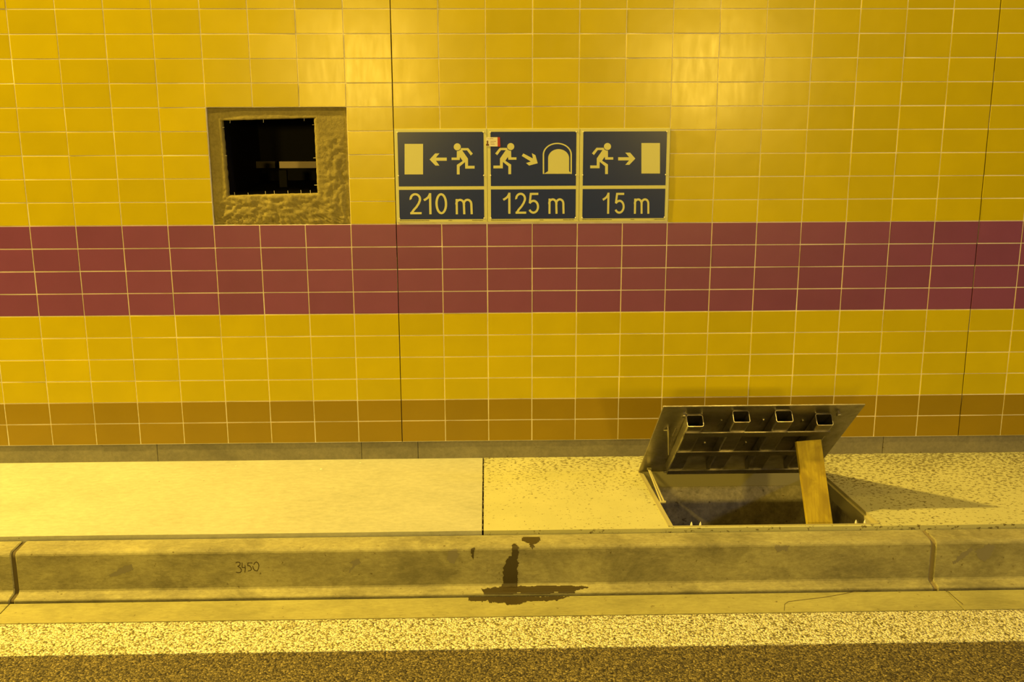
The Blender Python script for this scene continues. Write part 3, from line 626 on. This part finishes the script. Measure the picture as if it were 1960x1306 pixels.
tag(fixn(st.build('stay_arm', M_ZINC, ht)), 'thin two-rod lid stay')
for x in (1.187, 1.222, 1.833, 1.868):
    y = -0.812; fixn(MB().tube((x, y, -0.03), (x, y, 0.006), 0.0045, 8).tube((x, y, 0.006), (x, y, 0.016), 0.0045, 8, 0.0012).build('locking_pin', M_WHITE, ht))
# wooden prop
pa, pb = Vector((1.681, -0.636, 0.284)), Vector((1.708, -0.789, -0.064)); ax = (pb - pa).normalized(); wx = (Vector((1, 0, 0)) - ax * ax.x).normalized(); nx = ax.cross(wx).normalized()
mb = MB(); wdt, thk = 0.050, 0.012
mb.add([c + wx * sx * wdt + nx * sn * thk for c in (pa, pb) for sx in (-1, 1) for sn in (-1, 1)], [[0, 1, 3, 2], [4, 6, 7, 5], [0, 4, 5, 1], [2, 3, 7, 6], [0, 2, 6, 4], [1, 5, 7, 3]])
bm = bevelled(mb, 0.002, 2); bmesh.ops.recalc_face_normals(bm, faces=bm.faces)
tag(bm_mesh('wooden_plank', bm, M_WOOD, None, origin=tuple(pb)), 'stained wooden board propping up the steel hatch lid', 'plank')

# ------------------------------------------------------------------ rest of the tunnel: vault, far side
prof = [(0.10, rz(ROW_TOP)), (0.0, rz(ROW_TOP)), (0.0, 3.0)] + [(-5.1 + 5.1 * math.cos(math.radians(a)), 3.0 + 5.8 * math.sin(math.radians(a))) for a in range(6, 180, 6)] + [(-10.2, 3.0)]
vs = [(x, y, z) for x in (-20, 20) for y, z in prof]; n = len(prof)
tag(mesh('ceiling', vs, [[i, i + 1, n + i + 1, n + i] for i in range(n - 1)], M_VAULT, None, True, None, (0, -5.1, 3.0)), 'grey concrete tunnel vault above the road', None, 'structure')
tag(MB().box(-20, 20, -10.4, -10.2, -0.2, 3.0).build('wall_front', M_VAULT, None, origin=(0, -10.3, -0.2)), 'plain far side wall of the tunnel', None, 'structure')
for nm, xa, xb in (('wall_end_left', -20, -2.602), ('wall_end_right', 3.602, 20)):
    tag(MB().box(xa, xb, 0.0, 0.16, ZT, rz(ROW_TOP)).build(nm, MT_Y, None, origin=((xa + xb) / 2, 0, ZT)), 'plain continuation of the tunnel wall ' + ('past the opening' if xa < 0 else 'past the hatch'), None, 'structure')
def lamp(name, pos, aim, size, power, color, label, cat, group, glow, stand=False):
    e = empty(name, pos if not stand else (pos.x, pos.y, -0.197)); tag(e, label, cat, None, group)
    z = (pos - aim).normalized(); x = Vector((1, 0, 0)); x = (x - z * x.dot(z)).normalized() if abs(z.x) < 0.95 else Vector((0, 1, 0)); y = z.cross(x)
    def bx(mb, hx, hy, z0, z1): return mb.add([pos + x * sx * hx + y * sy * hy + z * q for sx in (-1, 1) for sy in (-1, 1) for q in (z0, z1)], [[0, 1, 3, 2], [4, 6, 7, 5], [0, 4, 5, 1], [2, 3, 7, 6], [0, 2, 6, 4], [1, 5, 7, 3]])
    fixn(bx(MB(), size[0] / 2 + .03, size[1] / 2 + .03, 0.012, 0.12).build('housing', M_HOUSING, e)); fixn(bx(MB(), size[0] / 2, size[1] / 2, 0.004, 0.0115).build('lens', glow, e))
    if stand: MB().tube((pos.x, pos.y, -0.19), pos + z * 0.125, 0.025, 10).build('stand_pole', M_HOUSING, e)
    else: MB().tube(pos + z * 0.1, pos + Vector((0, 0, 0.9 if name == 'ceiling_lamp' else 0.5)), 0.015, 8).build('hanger', M_HOUSING, e)
    l = bpy.data.lights.new(name, 'AREA'); l.shape = 'RECTANGLE'; l.size, l.size_y = size; l.energy = power; l.color = color
    lo = bpy.data.objects.new('light', l); COL.objects.link(lo); lo.matrix_world = Matrix(((x.x, y.x, z.x, pos.x), (x.y, y.y, z.y, pos.y), (x.z, y.z, z.z, pos.z), (0, 0, 0, 1)))
    return e
lamp('ceiling_lamp', KEY_POS, Vector((0.6, -0.8, 0)), (0.45, 0.22), KEY_W, SODIUM, 'sodium lamp hung under the vault above the walkway', 'lamp', None, M_LAMP)
for x, cl in ((-8.0, 'long sodium lamp on the vault crown, furthest from the hatch'), (-2.8, 'long sodium lamp on the vault crown above the wall opening side'), (2.4, 'long sodium lamp on the vault crown above the hatch')):
    lamp('crown_lamp', Vector((x, -3.6, 7.2)), Vector((x, -3.2, 0)), (2.4, 0.3), CROWN_W / 3, SODIUM, cl, 'lamp', 'crown lamps', M_LAMP)
for p in FLOODS:
    lamp('flood_lamp', p, Vector((p.x * 0.55 + 0.2, 0, 0.9)), (0.5, 0.35), FLOOD_W, SODIUM, 'work flood lamp across the road, on the ' + ('opening' if p.x < 0 else 'hatch') + ' side', 'lamp', 'flood lamps', M_LAMP, True)
lamp('wall_lamp', COOL_POS, Vector((2.6, 0, 1.2)), (0.4, 0.4), COOL_W, (0.72, 0.72, 1.0), 'cooler lamp further along the tunnel', 'lamp', None, M_LAMPC)
